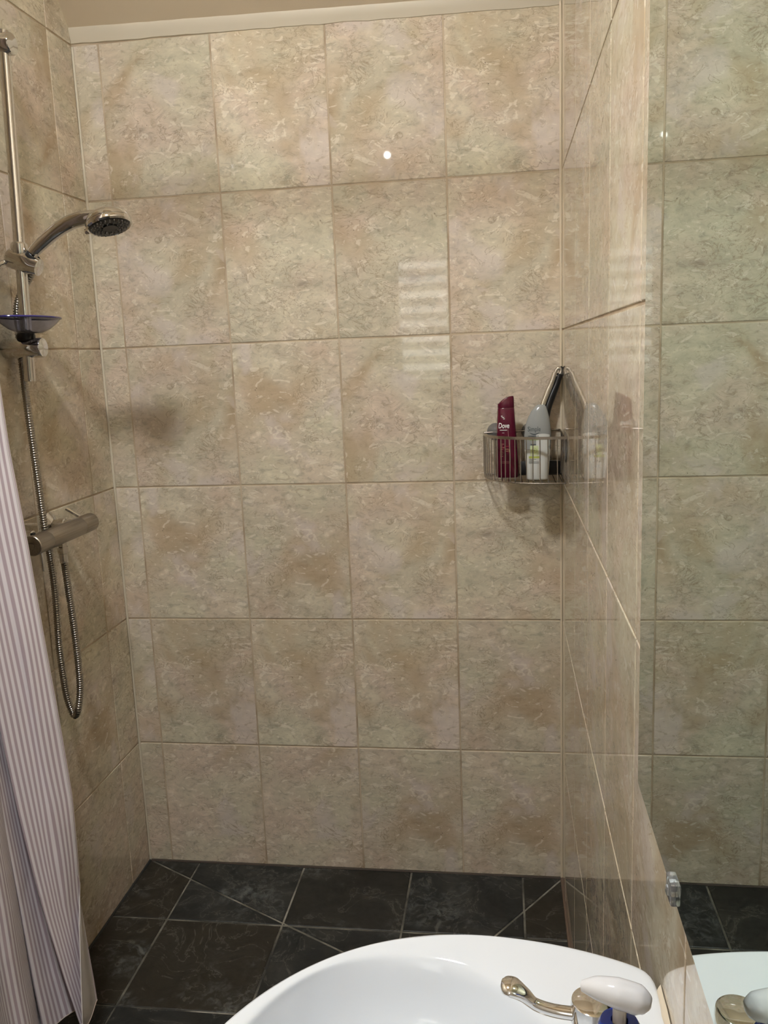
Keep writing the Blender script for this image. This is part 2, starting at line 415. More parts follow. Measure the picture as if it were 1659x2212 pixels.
# ------------------------------------------------------------------ lamps
def ceiling_lamp():
    c = (-.72, -1.76, ZC)
    t = thing('ceiling_lamp', 'round flush ceiling lamp glowing above the basin', 'lamp', c)
    b = MB(); b.lathe([(.135, 0), (.14, -.006), (.14, -.02), (.128, -.024), (.126, -.006)], c, n=40); b.build('lamp_base', M['whiteplastic'], t)
    b = MB(); b.lathe([(.125, -.01), (.125, -.022), (.115, -.036), (.09, -.048), (.05, -.055), (.002, -.057)], c, n=40); b.build('diffuser', M['lamp'], t)
ceiling_lamp()
def spotlight():
    p = Vector((-.815, -2.98, 2.715)); d = (Vector((-.45, 0, 2.0))-p).normalized()
    t = thing('ceiling_spotlight', 'small spotlight hung from the ceiling near the rear window', 'lamp', (p.x, p.y, ZC))
    b = MB(); b.lathe([(.045, 0), (.045, -.012), (.01, -.016), (.008, -.2), (.002, -.2)], (p.x, p.y, ZC)); b.build('stem', M['chrome'], t)
    b = MB(); b.lathe([(.012, -.10), (.030, -.09), (.036, -.05), (.038, .012), (.034, .012), (.032, -.01), (.002, -.012)], p, d); b.build('spot_housing', M['chrome'], t)
    b = MB(); b.lathe([(.014, -.008), (.013, .001), (.008, .003), (.001, .004)], p, d, 24); b.build('bulb', M['bulb'], t)
spotlight()

# ------------------------------------------------------------------ mirror
def wall_mirror():
    y0, y1, z0, z1 = -2.28, -1.488, 1.098, 2.12
    t = thing('wall_mirror', 'large frameless green tinted mirror on the right wall above the basin', 'mirror', (0, (y0+y1)/2, z0))
    b = MB(); b.box(-.0165, .001, y0+.004, y1-.004, z0+.004, z1-.004); b.build('backing_board', M['back'], t, False)
    b = MB(); b.box(-.0212, -.0165, y0, y1, z0, z1, .0009); b.build('glass_sheet', M['mirror'], t, True, auto=20)
    for y in (-1.682, -2.08):
        b = MB(); b.box(-.0255, -.001, y-.011, y+.011, z0-.004, z0+.016, .002); b.lathe([(.0045, -.001), (.0045, .0012), (.002, .002), (.0005, .002)], (-.0255, y, z0+.005), (-1, 0, 0), 16)
        b.build('mirror_clip', M['clear'], t)
wall_mirror()

# ------------------------------------------------------------------ basin
ZB = .885
BC = (-.19, -1.752); BR = .301
def basin_outline(th, r_in=0.0, xmax=-.0015):
    # circle cut by the wall, corners eased
    c, s = math.cos(th), math.sin(th); R = BR-r_in
    lim = (xmax-r_in*.4-BC[0])/c if c > 1e-4 else 9
    p = 44.0
    if c > 0: a = R+.055; R = (abs(c/a)**2+abs(s/R)**2)**-.5
    r = (R**-p + min(lim, 9)**-p)**(-1/p)
    return (BC[0]+r*c, BC[1]+r*s)
def basin_inner(th, k=1.0):
    c, s = math.cos(th), math.sin(th); e = 2.35
    a, b = .178*k, .250*k
    r = (abs(c/a)**e+abs(s/b)**e)**(-1/e)
    return (-.268+r*c, -1.752+r*s)
def wash_basin():
    t = thing('wash_basin', 'white porcelain wash basin with a round front on the right wall', 'basin', (-.02, BC[1], ZB-.2))
    N = 132; TH_ = [2*PI*j/N for j in range(N)]
    R = []
    for k, z in ((.10, -.138), (.35, -.134), (.62, -.120), (.80, -.096), (.90, -.066), (.955, -.036), (.985, -.017)):
        R.append([(*basin_inner(a, k), ZB+z) for a in TH_])
    for f, z in ((.02, -.009), (.10, -.004), (.30, -.0015), (.60, -.001), (.86, -.0005)):
        R.append([(lerp(basin_inner(a)[0], basin_outline(a)[0], f), lerp(basin_inner(a)[1], basin_outline(a)[1], f), ZB+z) for a in TH_])
    for ri, z in ((.010, -.001), (.003, -.005), (0, -.013), (.002, -.04), (.03, -.085), (.10, -.15), (.18, -.19)):
        R.append([(*basin_outline(a, ri), ZB+z) for a in TH_])
    b = MB(); b.rings(R); b.build('bowl', M['porcelain'], t, sub=1)
    b = MB(); b.lathe([(.024, .0), (.024, .004), (.018, .005), (.016, .001), (.002, .001)], (-.268, -1.752, ZB-.137)); b.build('waste_ring', M['chrome'], t)
    b = MB(); R = []
    for i in range(25):
        y = lerp(-1.975, -1.530, i/24); w = random.uniform(.0045, .0065)
        R.append([(-.001, y, ZB-.02), (-w, y, ZB-.02), (-w, y, ZB-.002), (-w*.6, y, ZB+.002), (-.001, y, ZB+w*1.1)])
    b.rings(R); o = b.build('sealant_bead', M['seal'], t); o['label'] = 'cream sealant bead against the tiles'
    b = MB(); b.lathe([(.085, .0), (.095, .01), (.075, .3), (.085, .66), (.09, .70)], (-.11, BC[1], 0), sx=.9); b.build('pedestal', M['porcelain'], t)
wash_basin()

def basin_tap(y, label):
    x = -.084
    t = thing('basin_tap', label, 'tap', (x, y, ZB))
    b = MB(); b.lathe([(.026, -.002), (.026, .004), (.021, .010), (.0195, .05), (.0195, .066), (.001, .067)], (x, y, ZB), n=32); b.build('tap_body', M['chrome'], t)
    b = MB(); b.lathe([(.0185, .066), (.0205, .069), (.0205, .084), (.0195, .089), (.017, .0905), (.0005, .0895)], (x, y, ZB), n=36); b.build('tap_head', M['chrome'], t)
    b = MB(); P = catmull([(x-.01, y, ZB+.036), (x-.05, y, ZB+.040), (x-.085, y, ZB+.034), (x-.098, y, ZB+.018)], 6)
    b.tube(P, [lerp(.014, .0105, i/(len(P)-1)) for i in range(len(P))], 16); b.build('spout', M['chrome'], t)
    b = MB(); P = catmull([(x-.014, y-.002, ZB+.076), (x-.035, y+.001, ZB+.0755), (x-.052, y+.004, ZB+.0785), (x-.062, y+.006, ZB+.086), (x-.073, y+.009, ZB+.091), (x-.083, y+.012, ZB+.090)], 6)
    n = len(P); w = [(0, .0062), (.45, .0055), (.62, .0080), (.78, .0115), (.92, .0105), (1, .003)]
    def ww(t):
        for (a, p), (c, q) in zip(w, w[1:]):
            if a <= t <= c: return lerp(p, q, (t-a)/(c-a))
    rad = [ww(i/(n-1)) for i in range(n)]
    b.tube(P, rad, 16, flat=[max(.45, min(1, .0058/r)) if r > .004 else .6 for r in rad], up=(0, 1, .15)); b.build('lever', M['chrome'], t)
basin_tap(-1.661, 'chrome lever tap on the basin, farther from the camera')

def soap_dispenser():
    x, y, zt = -.077, -1.776, 1.072
    t = thing('soap_dispenser', 'soap dispenser with clear pump head and blue collar on the basin', 'dispenser', (x, y, ZB))
    b = MB(); b.lathe([(.026, 0), (.030, .004), (.031, .05), (.031, .10), (.028, .122), (.016, .136), (.013, .140), (.0005, .140)], (x, y, ZB+.0005), n=32, sy=.8); b.build('bottle', M['soap'], t)
    b = MB(); b.lathe([(.0150, .140), (.0160, .143), (.0160, .165), (.0140, .169), (.0065, .170), (.0065, .166)], (x, y, ZB), n=32)
    b.build('collar', M['blue'], t)
    b = MB(); b.lathe([(.0052, .150), (.0052, .182), (.0005, .182)], (x, y, ZB), n=20); b.build('pump_stem', plain('cream_plastic', (.62, .58, .50), .3), t)
    b = MB(); P = catmull([(x+.021, y-.003, zt-.002), (x+.013, y-.002, zt+.003), (x-.002, y, zt+.006), (x-.016, y+.004, zt+.006), (x-.027, y+.008, zt+.004)], 6)
    n = len(P); rr = [(0, .003), (.08, .0075), (.25, .0108), (.5, .0108), (.78, .0080), (1, .0040)]
    def ww(t):
        for (a, p), (c, q) in zip(rr, rr[1:]):
            if a <= t <= c: return lerp(p, q, (t-a)/(c-a))
    b.tube(P, [ww(i/(n-1)) for i in range(n)], 20, flat=1.05, up=(0, 0, 1)); b.build('pump_head', M['pump'], t)
soap_dispenser()

# ------------------------------------------------------------------ shower
def rail_at(z): return (-1.238, lerp(-.488, -.442, (z-1.53)/(2.258-1.53)), z)
def shower_rail():
    t = thing('shower_rail', 'chrome shower riser rail with slider on the left wall', 'rail', (LX, -.465, 1.53))
    b = MB(); b.tube([rail_at(1.527), rail_at(1.53), rail_at(1.9), rail_at(2.29)], [.0115, .0125, .0125, .0125], 24); b.build('rail', M['chrome'], t)
    for z, r, xe in ((1.603, .0225, -1.199), (2.262, .0235, -1.217)):
        y = rail_at(z)[1]; b = MB()
        b.lathe([(r*.98, 0), (r, .004), (r, xe-LX-.003), (r*.93, xe-LX), (.0005, xe-LX+.0008)], (LX, y, z), (1, 0, 0), 36); b.build('wall_bracket', M['chrome'], t)
    y = rail_at(1.797)[1]; b = MB()
    ax = Vector((.93, 0, -.36)); c = Vector((-1.238, y, 1.797))
    b.lathe([(.001, -.032), (.018, -.031), (.023, -.026), (.0235, -.005), (.0235, .018), (.021, .030), (.019, .046), (.001, .047)], c, ax, 32)
    s = b.build('slider', M['chrome'], t)
    b = MB(); b.lathe([(.017, -.022), (.0185, -.018), (.0185, .010), (.015, .014)], (-1.238, y, 1.824), (0, 0, 1), 28); b.build('slider_collar', M['chrome'], s)
    b = MB(); b.tube([(-1.262, y-.004, 1.800), (-1.272, y-.03, 1.790), (-1.276, y-.05, 1.778)], [.006, .006, .005], 12); b.build('clamp_lever', M['chrome'], s)
    b = MB(); d = Vector((.74, 0, .67)).normalized(); o = Vector((-1.214, y, 1.800))
    b.lathe([(.0135, -.02), (.0165, -.012), (.0175, .012), (.016, .014), (.014, .010)], o, d, 28); b.build('handset_cradle', M['dark'], s)
shower_rail()
def hand_shower():
    y = rail_at(1.8)[1]
    t = thing('hand_shower', 'chrome hand shower with black spray face clipped to the rail', 'shower head', (-1.213, y, 1.805))
    n = Vector((.25, -.17, -.95)).normalized(); fc = Vector((-1.018, y-.004, 1.866))
    P = catmull([(-1.224, y, 1.792), (-1.205, y, 1.815), (-1.178, y, 1.836), (-1.146, y, 1.857), (-1.112, y, 1.873), (-1.082, y, 1.880), (-1.052, y+.003, 1.882)], 8)
    rad = [lerp(.0125, .0165, min(1, i/30)) for i in range(len(P))]
    b = MB(); b.tube(P, rad, 24); b.build('handle', M['chrome'], t)
    xd = Vector((1, 0, .08))
    b = MB(); b.lathe([(.0005, -.031), (.016, -.030), (.030, -.0262), (.041, -.0195), (.0475, -.012), (.0495, -.0065), (.0502, -.004), (.0495, -.0035), (.0510, -.001), (.0505, .006), (.047, .009), (.043, .006), (.0005, .005)], fc, n, 48, xdir=xd)
    h = b.build('head_shell', M['chrome'], t)
    b = MB(); b.lathe([(.0445, .004), (.044, .0085), (.036, .0105), (.018, .0095), (.016, .012), (.0005, .012)], fc, n, 40, xdir=xd); b.build('spray_face', M['blackface'], t)
    X = (xd-n*xd.dot(n)).normalized(); Y = n.cross(X); b = MB()
    for R, k in ((.040, 26), (.033, 20), (.026, 14), (.020, 10)):
        for j in range(k):
            a = 2*PI*j/k+R*100; p = fc+X*math.cos(a)*R+Y*math.sin(a)*R+n*.008
            b.lathe([(.0016, 0), (.0013, .0045), (.0002, .005)], p, n, 6)
    o = b.build('spray_nozzles', M['nub'], t); o['kind'] = 'stuff'
    b = MB(); c = fc-X*.050+n*.001; b.lathe([(.0005, -.008), (.006, -.007), (.0075, 0), (.006, .007), (.0005, .008)], c, X, 16); b.build('spray_selector', M['chrome'], t)
hand_shower()
def shower_hose():
    pts = [(-1.219, -.464, 1.797), (-1.228, -.449, 1.772), (-1.250, -.445, 1.745), (-1.272, -.446, 1.705), (-1.277, -.447, 1.66), (-1.277, -.447, 1.595), (-1.272, -.455, 1.521), (-1.262, -.470, 1.446), (-1.258, -.473, 1.369), (-1.258, -.469, 1.291), (-1.258, -.465, 1.212), (-1.258, -.46, 1.154), (-1.258, -.452, 1.106), (-1.258, -.448, 1.023), (-1.258, -.452, .941), (-1.258, -.457, .871), (-1.257, -.457, .81), (-1.256, -.452, .746), (-1.249, -.450, .706), (-1.237, -.456, .692), (-1.223, -.462, .712), (-1.218, -.452, .76), (-1.218, -.447, .819), (-1.218, -.448, .904), (-1.218, -.453, .989), (-1.217, -.460, 1.061), (-1.214, -.467, 1.09), (-1.213, -.470, 1.105)]
    P = catmull(pts, 40); L = [0]
    for a, c in zip(P, P[1:]): L.append(L[-1]+(c-a).length)
    step = .00145; Q = []; R = []; i = 0; s = 0
    pr = [.0084, .0090, .0084, .0064]
    k = 0
    while s < L[-1]:
        while L[i+1] < s: i += 1
        t = (s-L[i])/(L[i+1]-L[i]); Q.append(P[i].lerp(P[i+1], t)); R.append(pr[k % 4]); k += 1; s += step
    b = MB(); b.tube(Q, R, 10)
    o = b.build('shower_hose', M['hose'], None, True, auto=0)
    tag(o, 'ribbed metal shower hose looping down below the bar valve', 'hose')
shower_hose()
def soap_dish():
    c = (-1.206, -.522, 1.668)
    t = thing('soap_dish', 'clear plastic soap dish with blue edge on the riser rail', 'soap dish', (c[0], c[1], 1.625))
    sx, sy = .054, .106
    def ring(k, z): return [(c[0]+sx*k*math.cos(2*PI*j/48), c[1]+sy*k*math.sin(2*PI*j/48), c[2]+z) for j in range(48)]
    b = MB(); b.rings([ring(1, 0), ring(.85, -.012), ring(.62, -.025), ring(.38, -.033), ring(.05, -.034), ring(.05, -.032), ring(.38, -.031), ring(.61, -.0232), ring(.84, -.0105), ring(.985, .001)], closed=False); b.build('dish', M['dish'], t)
    b = MB(); b.tube([(c[0]+sx*math.cos(2*PI*j/48), c[1]+sy*math.sin(2*PI*j/48), c[2]) for j in range(48)], .0022, 8, closed=True); b.build('dish_rim', M['dishrim'], t)
    b = MB(); b.lathe([(.017, 0), (.0205, .003), (.0205, .014), (.018, .018), (.0125, .018)], (-1.238, -.484, 1.619), n=28); b.build('dish_clamp', M['dark'], t)
soap_dish()
def shower_valve():
    x, z = -1.213, 1.163; A = (0, 1, 0); y0, y1 = -.602, -.318
    t = thing('shower_valve', 'brushed steel thermostatic bar valve on the left wall', 'valve', (x, (y0+y1)/2, z))
    r = .0232
    b = MB(); b.lathe([(r*.97, .062), (r, .0635), (r, .2205), (r*.97, .222)], (x, y0, z), A, 40); b.build('valve_bar', M['brushed'], t)
    b = MB(); b.lathe([(.0005, .0), (.006, .0), (.0062, .0012), (.0085, .0012), (.009, 0), (r-.0015, 0), (r, .0015), (r, .0605), (r*.97, .062)], (x, y0, z), A, 40); h1 = b.build('control_knob', M['brushed'], t)
    b = MB(); b.lathe([(r*.97, .222), (r, .2235), (r, .2825), (r-.0015, .284), (.0005, .284)], (x, y0, z), A, 40); h2 = b.build('control_knob', M['brushed'], t)
    b = MB(); b.tube([(x+.004, y0+.030, z-r+.003), (x+.004, y0+.030, z-r-.042)], .0046, 14); b.build('lever', M['chrome'], h1)
    b = MB(); b.lathe([(.006, -.002), (.006, .004), (.001, .005)], (x-.006, y0+.02, z+r-.001), (0, 0, 1), 14); b.build('stop_button', M['dark'], h1)
    b = MB(); b.tube([(x-.010, y1-.03, z+r-.006), (x-.045, y1-.035, z+r+.018)], .0048, 14); b.build('lever', M['chrome'], h2)
    for y in (-.535, -.385):
        b = MB(); b.lathe([(.034, 0), (.034, .004), (.026, .012), (.0155, .018), (.0155, .030), (.018, .031), (.018, .046), (.015, .048), (.015, .062)], (LX, y, z+.004), (1, 0, 0), 32); b.build('wall_flange', M['chrome'], t)
    b = MB(); b.lathe([(.011, -.018), (.011, -.030), (.0145, -.031), (.0145, -.047), (.0105, -.049), (.0105, -.066), (.009, -.067)], (x, -.470, z), (0, 0, 1), 6); b.lathe([(.0098, -.045), (.0098, -.07), (.0085, -.071)], (x, -.470, z), (0, 0, 1), 20)
    b.build('outlet_nut', M['chrome'], t, True, auto=30)
shower_valve()

# ------------------------------------------------------------------ caddy and what it holds
CZ0, CZ1 = 1.222, 1.336
def caddy_curve(t):      # 0 at back wall, 1 at right wall
    a = t*PI/2; e = 2/2.6
    return (-.208*abs(math.cos(a))**e-.003, -.194*abs(math.sin(a))**e-.003)
def shower_caddy():
    t = thing('shower_caddy', 'chrome wire corner basket held by suction cups beside the right wall', 'basket', (-.08, -.08, CZ0))
    b = MB(); R = []
    for i in range(41):
        x, y = caddy_curve(i/40); x2, y2 = caddy_curve(min(1, i/40+.01)); x1, y1 = caddy_curve(max(0, i/40-.01))
        d = Vector((x2-x1, y2-y1, 0)).normalized(); n = Vector((d.y, -d.x, 0))
        c = Vector((x, y, CZ1)); R.append([tuple(c+n*a*.0011+Vector((0, 0, h*.0036))) for a, h in ((1, -1), (1, 1), (-1, 1), (-1, -1))])
    b.rings(R); b.build('rim', M['steel'], t)
    for nm, pts in (('back_rail', [(-.211, -.005, CZ1), (-.01, -.005, CZ1+.004), (-.006, -.01, CZ1+.004), (-.005, -.197, CZ1)]),
                    ('base_ring', [(*caddy_curve(i/24), CZ0) for i in range(25)]),
                    ('base_rail', [(-.211, -.005, CZ0), (-.01, -.005, CZ0), (-.005, -.01, CZ0), (-.005, -.197, CZ0)])):
        b = MB(); b.tube(pts, .0016 if nm != 'back_rail' else .0022, 8); b.build(nm, M['steel'], t)
    k = 19
    for i in range(k):
        x, y = caddy_curve((i+.35)/k)
        b = MB(); b.tube(catmull([(x, y, CZ1-.001), (x, y, CZ1-.05), (x, y, CZ0+.006), (lerp(x, -.06, .03), lerp(y, -.06, .03), CZ0-.0012)], 3), .0013, 6)
        b.build('wire', M['steel'], t)
    for i in range(12):
        x = lerp(-.195, -.012, i/11)
        tt = min(((caddy_curve(q/200)[0]-x)**2, q) for q in range(201))[1]/200
        b = MB(); b.tube([(x, -.005, CZ0+.0005), (x, caddy_curve(tt)[1], CZ0+.0005)], .0012, 6); b.build('base_wire', M['steel'], t)
    for i in range(5):
        x = lerp(-.18, -.03, i/4); b = MB(); b.tube([(x, -.005, CZ1), (x, -.005, CZ0)], .0012, 6); b.build('back_wire', M['steel'], t)
        y = lerp(-.17, -.03, i/4); b = MB(); b.tube([(-.005, y, CZ1), (-.005, y, CZ0)], .0012, 6); b.build('back_wire', M['steel'], t)
    for c, ax in (((-.178, -.0015, 1.338), (0, -1, 0)), ((-.085, -.0015, 1.336), (0, -1, 0)), ((-.0015, -.155, 1.300), (-1, 0, 0))):
        b = MB(); R = .030 if ax[0] else .024
        b.lathe([(R, 0), (R, .0012), (R*.8, .003), (R*.35, .0045), (R*.25, .007), (.0005, .0075)], c, ax, 28); b.build('suction_cup', M['suction'], t)
shower_caddy()

def loft(sections, n=40, e=2.6):
    # sections: (z, cx, cy, half width, half depth)
    R = []
    for z, cx, cy, a, d in sections:
        ring = []
        for j in range(n):
            th = 2*PI*j/n; c, s = math.cos(th), math.sin(th)
            ring.append((cx+a*math.copysign(abs(c)**(2/e), c), cy+d*math.copysign(abs(s)**(2/e), s), z))
        R.append(ring)
    return R
def interp(sections, z):
    for p, q in zip(sections, sections[1:]):
        if p[0] <= z <= q[0]:
            t = (z-p[0])/(q[0]-p[0]) if q[0] > p[0] else 0; return [lerp(u, v, t) for u, v in zip(p, q)]
    return sections[-1] if z > sections[-1][0] else sections[0]
def front_y(sections, x, z, e=2.6):
    _, cx, cy, a, d = interp(sections, z); u = min(.985, abs((x-cx)/a)); return cy-d*(1-u**e)**(1/e)
def text_on(sections, body, x, z, size, mat, parent, shear=0, name='lettering', sx=1.0, bold=0.0):
    cu = bpy.data.curves.new(name, 'FONT'); cu.body = body; cu.size = size; cu.align_x = 'CENTER'; cu.shear = shear; cu.offset = bold; cu.resolution_u = 3
    ob = bpy.data.objects.new('tmp', cu); COL.objects.link(ob)
    dg = bpy.context.evaluated_depsgraph_get(); me = bpy.data.meshes.new_from_object(ob.evaluated_get(dg))
    bpy.data.objects.remove(ob, do_unlink=True)
    off = Vector(ORIG[parent.name])
    for v in me.vertices:
        X, Z = x+v.co.x*sx, z+v.co.y
        v.co = Vector((X, front_y(sections, X, Z)-.0004, Z))-off
    me.materials.clear(); me.materials.append(mat)
    o = bpy.data.objects.new(name, me); COL.objects.link(o); o.parent = parent; return o
def strips_on(sections, rows, mat, parent, name='print'):
    b = MB()
    for x0, x1, z0, z1 in rows:
        n = 6
        for i in range(n):
            xa, xb = lerp(x0, x1, i/n), lerp(x0, x1, (i+1)/n)
            b.add([(xa, front_y(sections, xa, z0)-.0004, z0), (xb, front_y(sections, xb, z0)-.0004, z0), (xb, front_y(sections, xb, z1)-.0004, z1), (xa, front_y(sections, xa, z1)-.0004, z1)], [(0,1,2,3)])
    return b.build(name, mat, parent, False)

def shampoo_bottle():
    cx, cy, z0 = -.149, -.085, CZ0+.0025
    t = thing('shampoo_bottle', 'dark red shampoo bottle with slanted cap in the wire basket', 'bottle', (cx, cy, z0))
    S = [(z0, cx+.001, cy, .027, .014), (z0+.003, cx+.001, cy, .0296, .016), (z0+.05, cx+.001, cy, .0288, .0172), (z0+.10, cx-.0005, cy, .0262, .0168), (z0+.15, cx-.001, cy, .0236, .0155), (z0+.181, cx-.001, cy, .0218, .0150), (z0+.1825, cx-.001, cy, .0210, .0142)]
    b = MB(); b.rings(loft(S)); b.build('bottle_body', M['maroon'], t, auto=50)
    C = [(z0+.183, cx-.001, cy, .0214, .0146), (z0+.184, cx-.001, cy, .0217, .0150), (z0+.194, cx-.001, cy, .0214, .0146), (z0+.200, cx-.0008, cy, .0209, .0140), (z0+.2035, cx-.0006, cy, .0195, .012)]
    R = loft(C)
    for k, r in enumerate(R[2:]):      # slant: the top rises to the right
        w = (0, .75, 1.0)[k]
        for j, p in enumerate(r): r[j] = (p[0], p[1], p[2]+w*((p[0]-cx)*.30+.006-26*(p[0]-cx-.006)**2*.5))
    b = MB(); b.rings(R); b.build('cap', M['maroon'], t, auto=50)
    strips_on(S, [(cx-.006, cx+.010, z0+.1795, z0+.1803)], plain('dark_seam', (.03, .002, .008), .4), t, 'lid_seam')
    text_on(S, 'Dove', cx-.0075, z0+.1310, .0195, M['white'], t, .18, sx=.66, bold=.0003)
    strips_on(S, [(cx-.0175, cx+.0010, z0+.1250, z0+.1266)], M['white'], t, 'small_print')
    strips_on(S, [(cx-.0115, cx-.0060, z0+.1183, z0+.1190)], M['white'], t, 'underline')
    strips_on(S, [(cx-.0140, cx-.0100, z0+.1615, z0+.1630)], M['white'], t, 'small_print')
    strips_on(S, [(cx-.0120, cx-.0060, z0+.1580, z0+.1596)], M['white'], t, 'small_print')
    strips_on(S, [(cx-.0085, cx-.0045, z0+.1545, z0+.1560)], M['white'], t, 'small_print')
    for i, w in enumerate((.010, .006, .011, .0075, .0065, .0075, .006, .007)):
        z = z0+.0885-.0046*i; strips_on(S, [(cx-.017, cx-.017+w, z, z+.0016)], M['palered'], t, 'fine_print')
    for z in (.0425, .0390): strips_on(S, [(cx-.017, cx+.006, z0+z, z0+z+.0009)], M['palered'], t, 'fine_print')
    strips_on(S, [(cx-.003, cx+.004, z0+.075, z0+.0765)], M['gold'], t, 'ochre_emblem')
    strips_on(S, [(cx-.002, cx+.003, z0+.070, z0+.0715)], M['gold'], t, 'ochre_emblem')
    strips_on(S, [(cx+.005, cx+.0068, z0+.068, z0+.076)], M['gold'], t, 'ochre_emblem')
    strips_on(S, [(cx-.007, cx+.007, z0+.0830, z0+.0838)], M['redprint'], t, 'red_line')
    b = MB(); P = []
    for i in range(21):
        u = i/20; x = cx+lerp(.0035, .0075, math.sin(u*1.9))+.0; z = z0+lerp(.128, .012, u); P.append((x, front_y(S, x, z)-.0004, z))
    for p, q in zip(P, P[1:]): b.add([(p[0]-.0004, p[1], p[2]), (p[0]+.0004, p[1], p[2]), (q[0]+.0004, q[1], q[2]), (q[0]-.0004, q[1], q[2])], [(0,1,2,3)])
    b.build('curved_line', plain('pink_print', (.50, .26, .27), .4), t, False)
shampoo_bottle()

def wash_bottle():
    cx, cy, z0 = -.0715, -.138, CZ0+.0028
    t = thing('body_wash_bottle', 'clear grey tapered bottle half full of white lotion in the wire basket', 'bottle', (cx, cy, z0))
    S = [(z0, cx, cy, .0255, .014), (z0+.003, cx, cy, .0275, .0155), (z0+.045, cx, cy, .0305, .0175), (z0+.085, cx, cy, .0335, .0185), (z0+.115, cx+.0005, cy, .0340, .0185), (z0+.140, cx+.0015, cy, .0315, .0175), (z0+.160, cx+.0035, cy, .0265, .0155), (z0+.175, cx+.0055, cy, .0205, .0130), (z0+.186, cx+.0080, cy, .0145, .0095), (z0+.1915, cx+.0095, cy, .0085, .006)]
    zf = .078
    lo = [s for s in S if s[0] < z0+zf]+[interp(S, z0+zf)]
    up = [interp(S, z0+zf)]+[s for s in S if s[0] > z0+zf]
    b = MB(); b.rings(loft(lo, e=2.3), True, False); b.build('filled_half', M['lotion'], t, auto=0)
    b = MB(); b.rings(loft(up, e=2.3), False, True); b.build('clear_half', M['frosted'], t, auto=0)
    # the lotion stands higher on the right, seen through the front
    b = MB(); n = 14
    for i in range(n):
        xa, xb = lerp(cx-.004, cx+.0305, i/n), lerp(cx-.004, cx+.0305, (i+1)/n)
        top = lambda x: z0+.119-.010*((x-cx-.012)/.02)**2*.4
        q = []
        for x in (xa, xb):
            for z in (z0+zf-.002, lerp(z0+zf, top(x), .5), top(x)): q.append((x, front_y(S, x, z, 2.3)-.0002, z))
        b.add(q, [(0, 3, 4, 1), (1, 4, 5, 2)])
    b.build('lotion_level', M['lotion'], t)
    S2 = [(z, a, c, d, e_*1.0) for z, a, c, d, e_ in S]
    text_on(S2, 'Simple', cx-.0085, z0+.1255, .0172, M['greyprint'], t, sx=.72)
    b = MB()
    for i in range(12):
        q = []
        for u in (i/12, (i+1)/12):
            x = lerp(cx-.0205, cx+.0045, u); z = z0+.1222-.0045*math.sin(u*PI); w = .0010*math.sin(u*PI)+.0003
            q += [(x, front_y(S, x, z)-.0004, z-w), (x, front_y(S, x, z)-.0004, z+w)]
        b.add(q, [(0, 2, 3, 1)])
    b.build('smile_line', M['greyprint'], t, False)
    strips_on(S, [(cx-.0235, cx+.003, z0+.1128, z0+.1142)], M['greyprint'], t, 'small_print')
    strips_on(S, [(cx-.018, cx-.004, z0+.0915, z0+.0930)], M['greyprint'], t, 'small_print')
    strips_on(S, [(cx-.0215, cx+.003, z0+.1070, z0+.1105)], M['green'], t, 'green_print')
    strips_on(S, [(cx-.0215, cx+.003, z0+.1030, z0+.1052)], M['green'], t, 'green_print')
    strips_on(S, [(cx-.019, cx+.002, z0+.0640, z0+.0890)], M['palegreen'], t, 'pale_green_panel')
    strips_on(S, [(cx-.0225, cx+.004, z0+.0565, z0+.0620)], M['lime'], t, 'lime_band')
    for x1, z in ((-.004, .0535), (-.010, .0500), (.003, .0470), (.003, .0440)):
        strips_on(S, [(cx-.0225, cx+x1, z0+z, z0+z+.0009)], M['greyprint'], t, 'fine_print')
    b = MB(); c0 = (cx-.0085, z0+.0765)
    for i in range(20):
        q = []
        for k in (i, i+1):
            a = 2*PI*k/20
            for r in (.0060, .0070): x, z = c0[0]+r*math.cos(a), c0[1]+r*math.sin(a); q.append((x, front_y(S, x, z)-.0007, z))
        b.add(q, [(0, 2, 3, 1)])
    for x0, x1, h0, h1 in ((-.003, .003, -.0004, .0004), (-.0004, .0004, -.003, .003)):
        b.add([(c0[0]+x, front_y(S, c0[0]+x, c0[1]+h)-.0007, c0[1]+h) for x, h in ((x0, h0), (x1, h0), (x1, h1), (x0, h1))], [(0,1,2,3)])
    b.build('round_emblem', M['lime'], t, False)
wash_bottle()

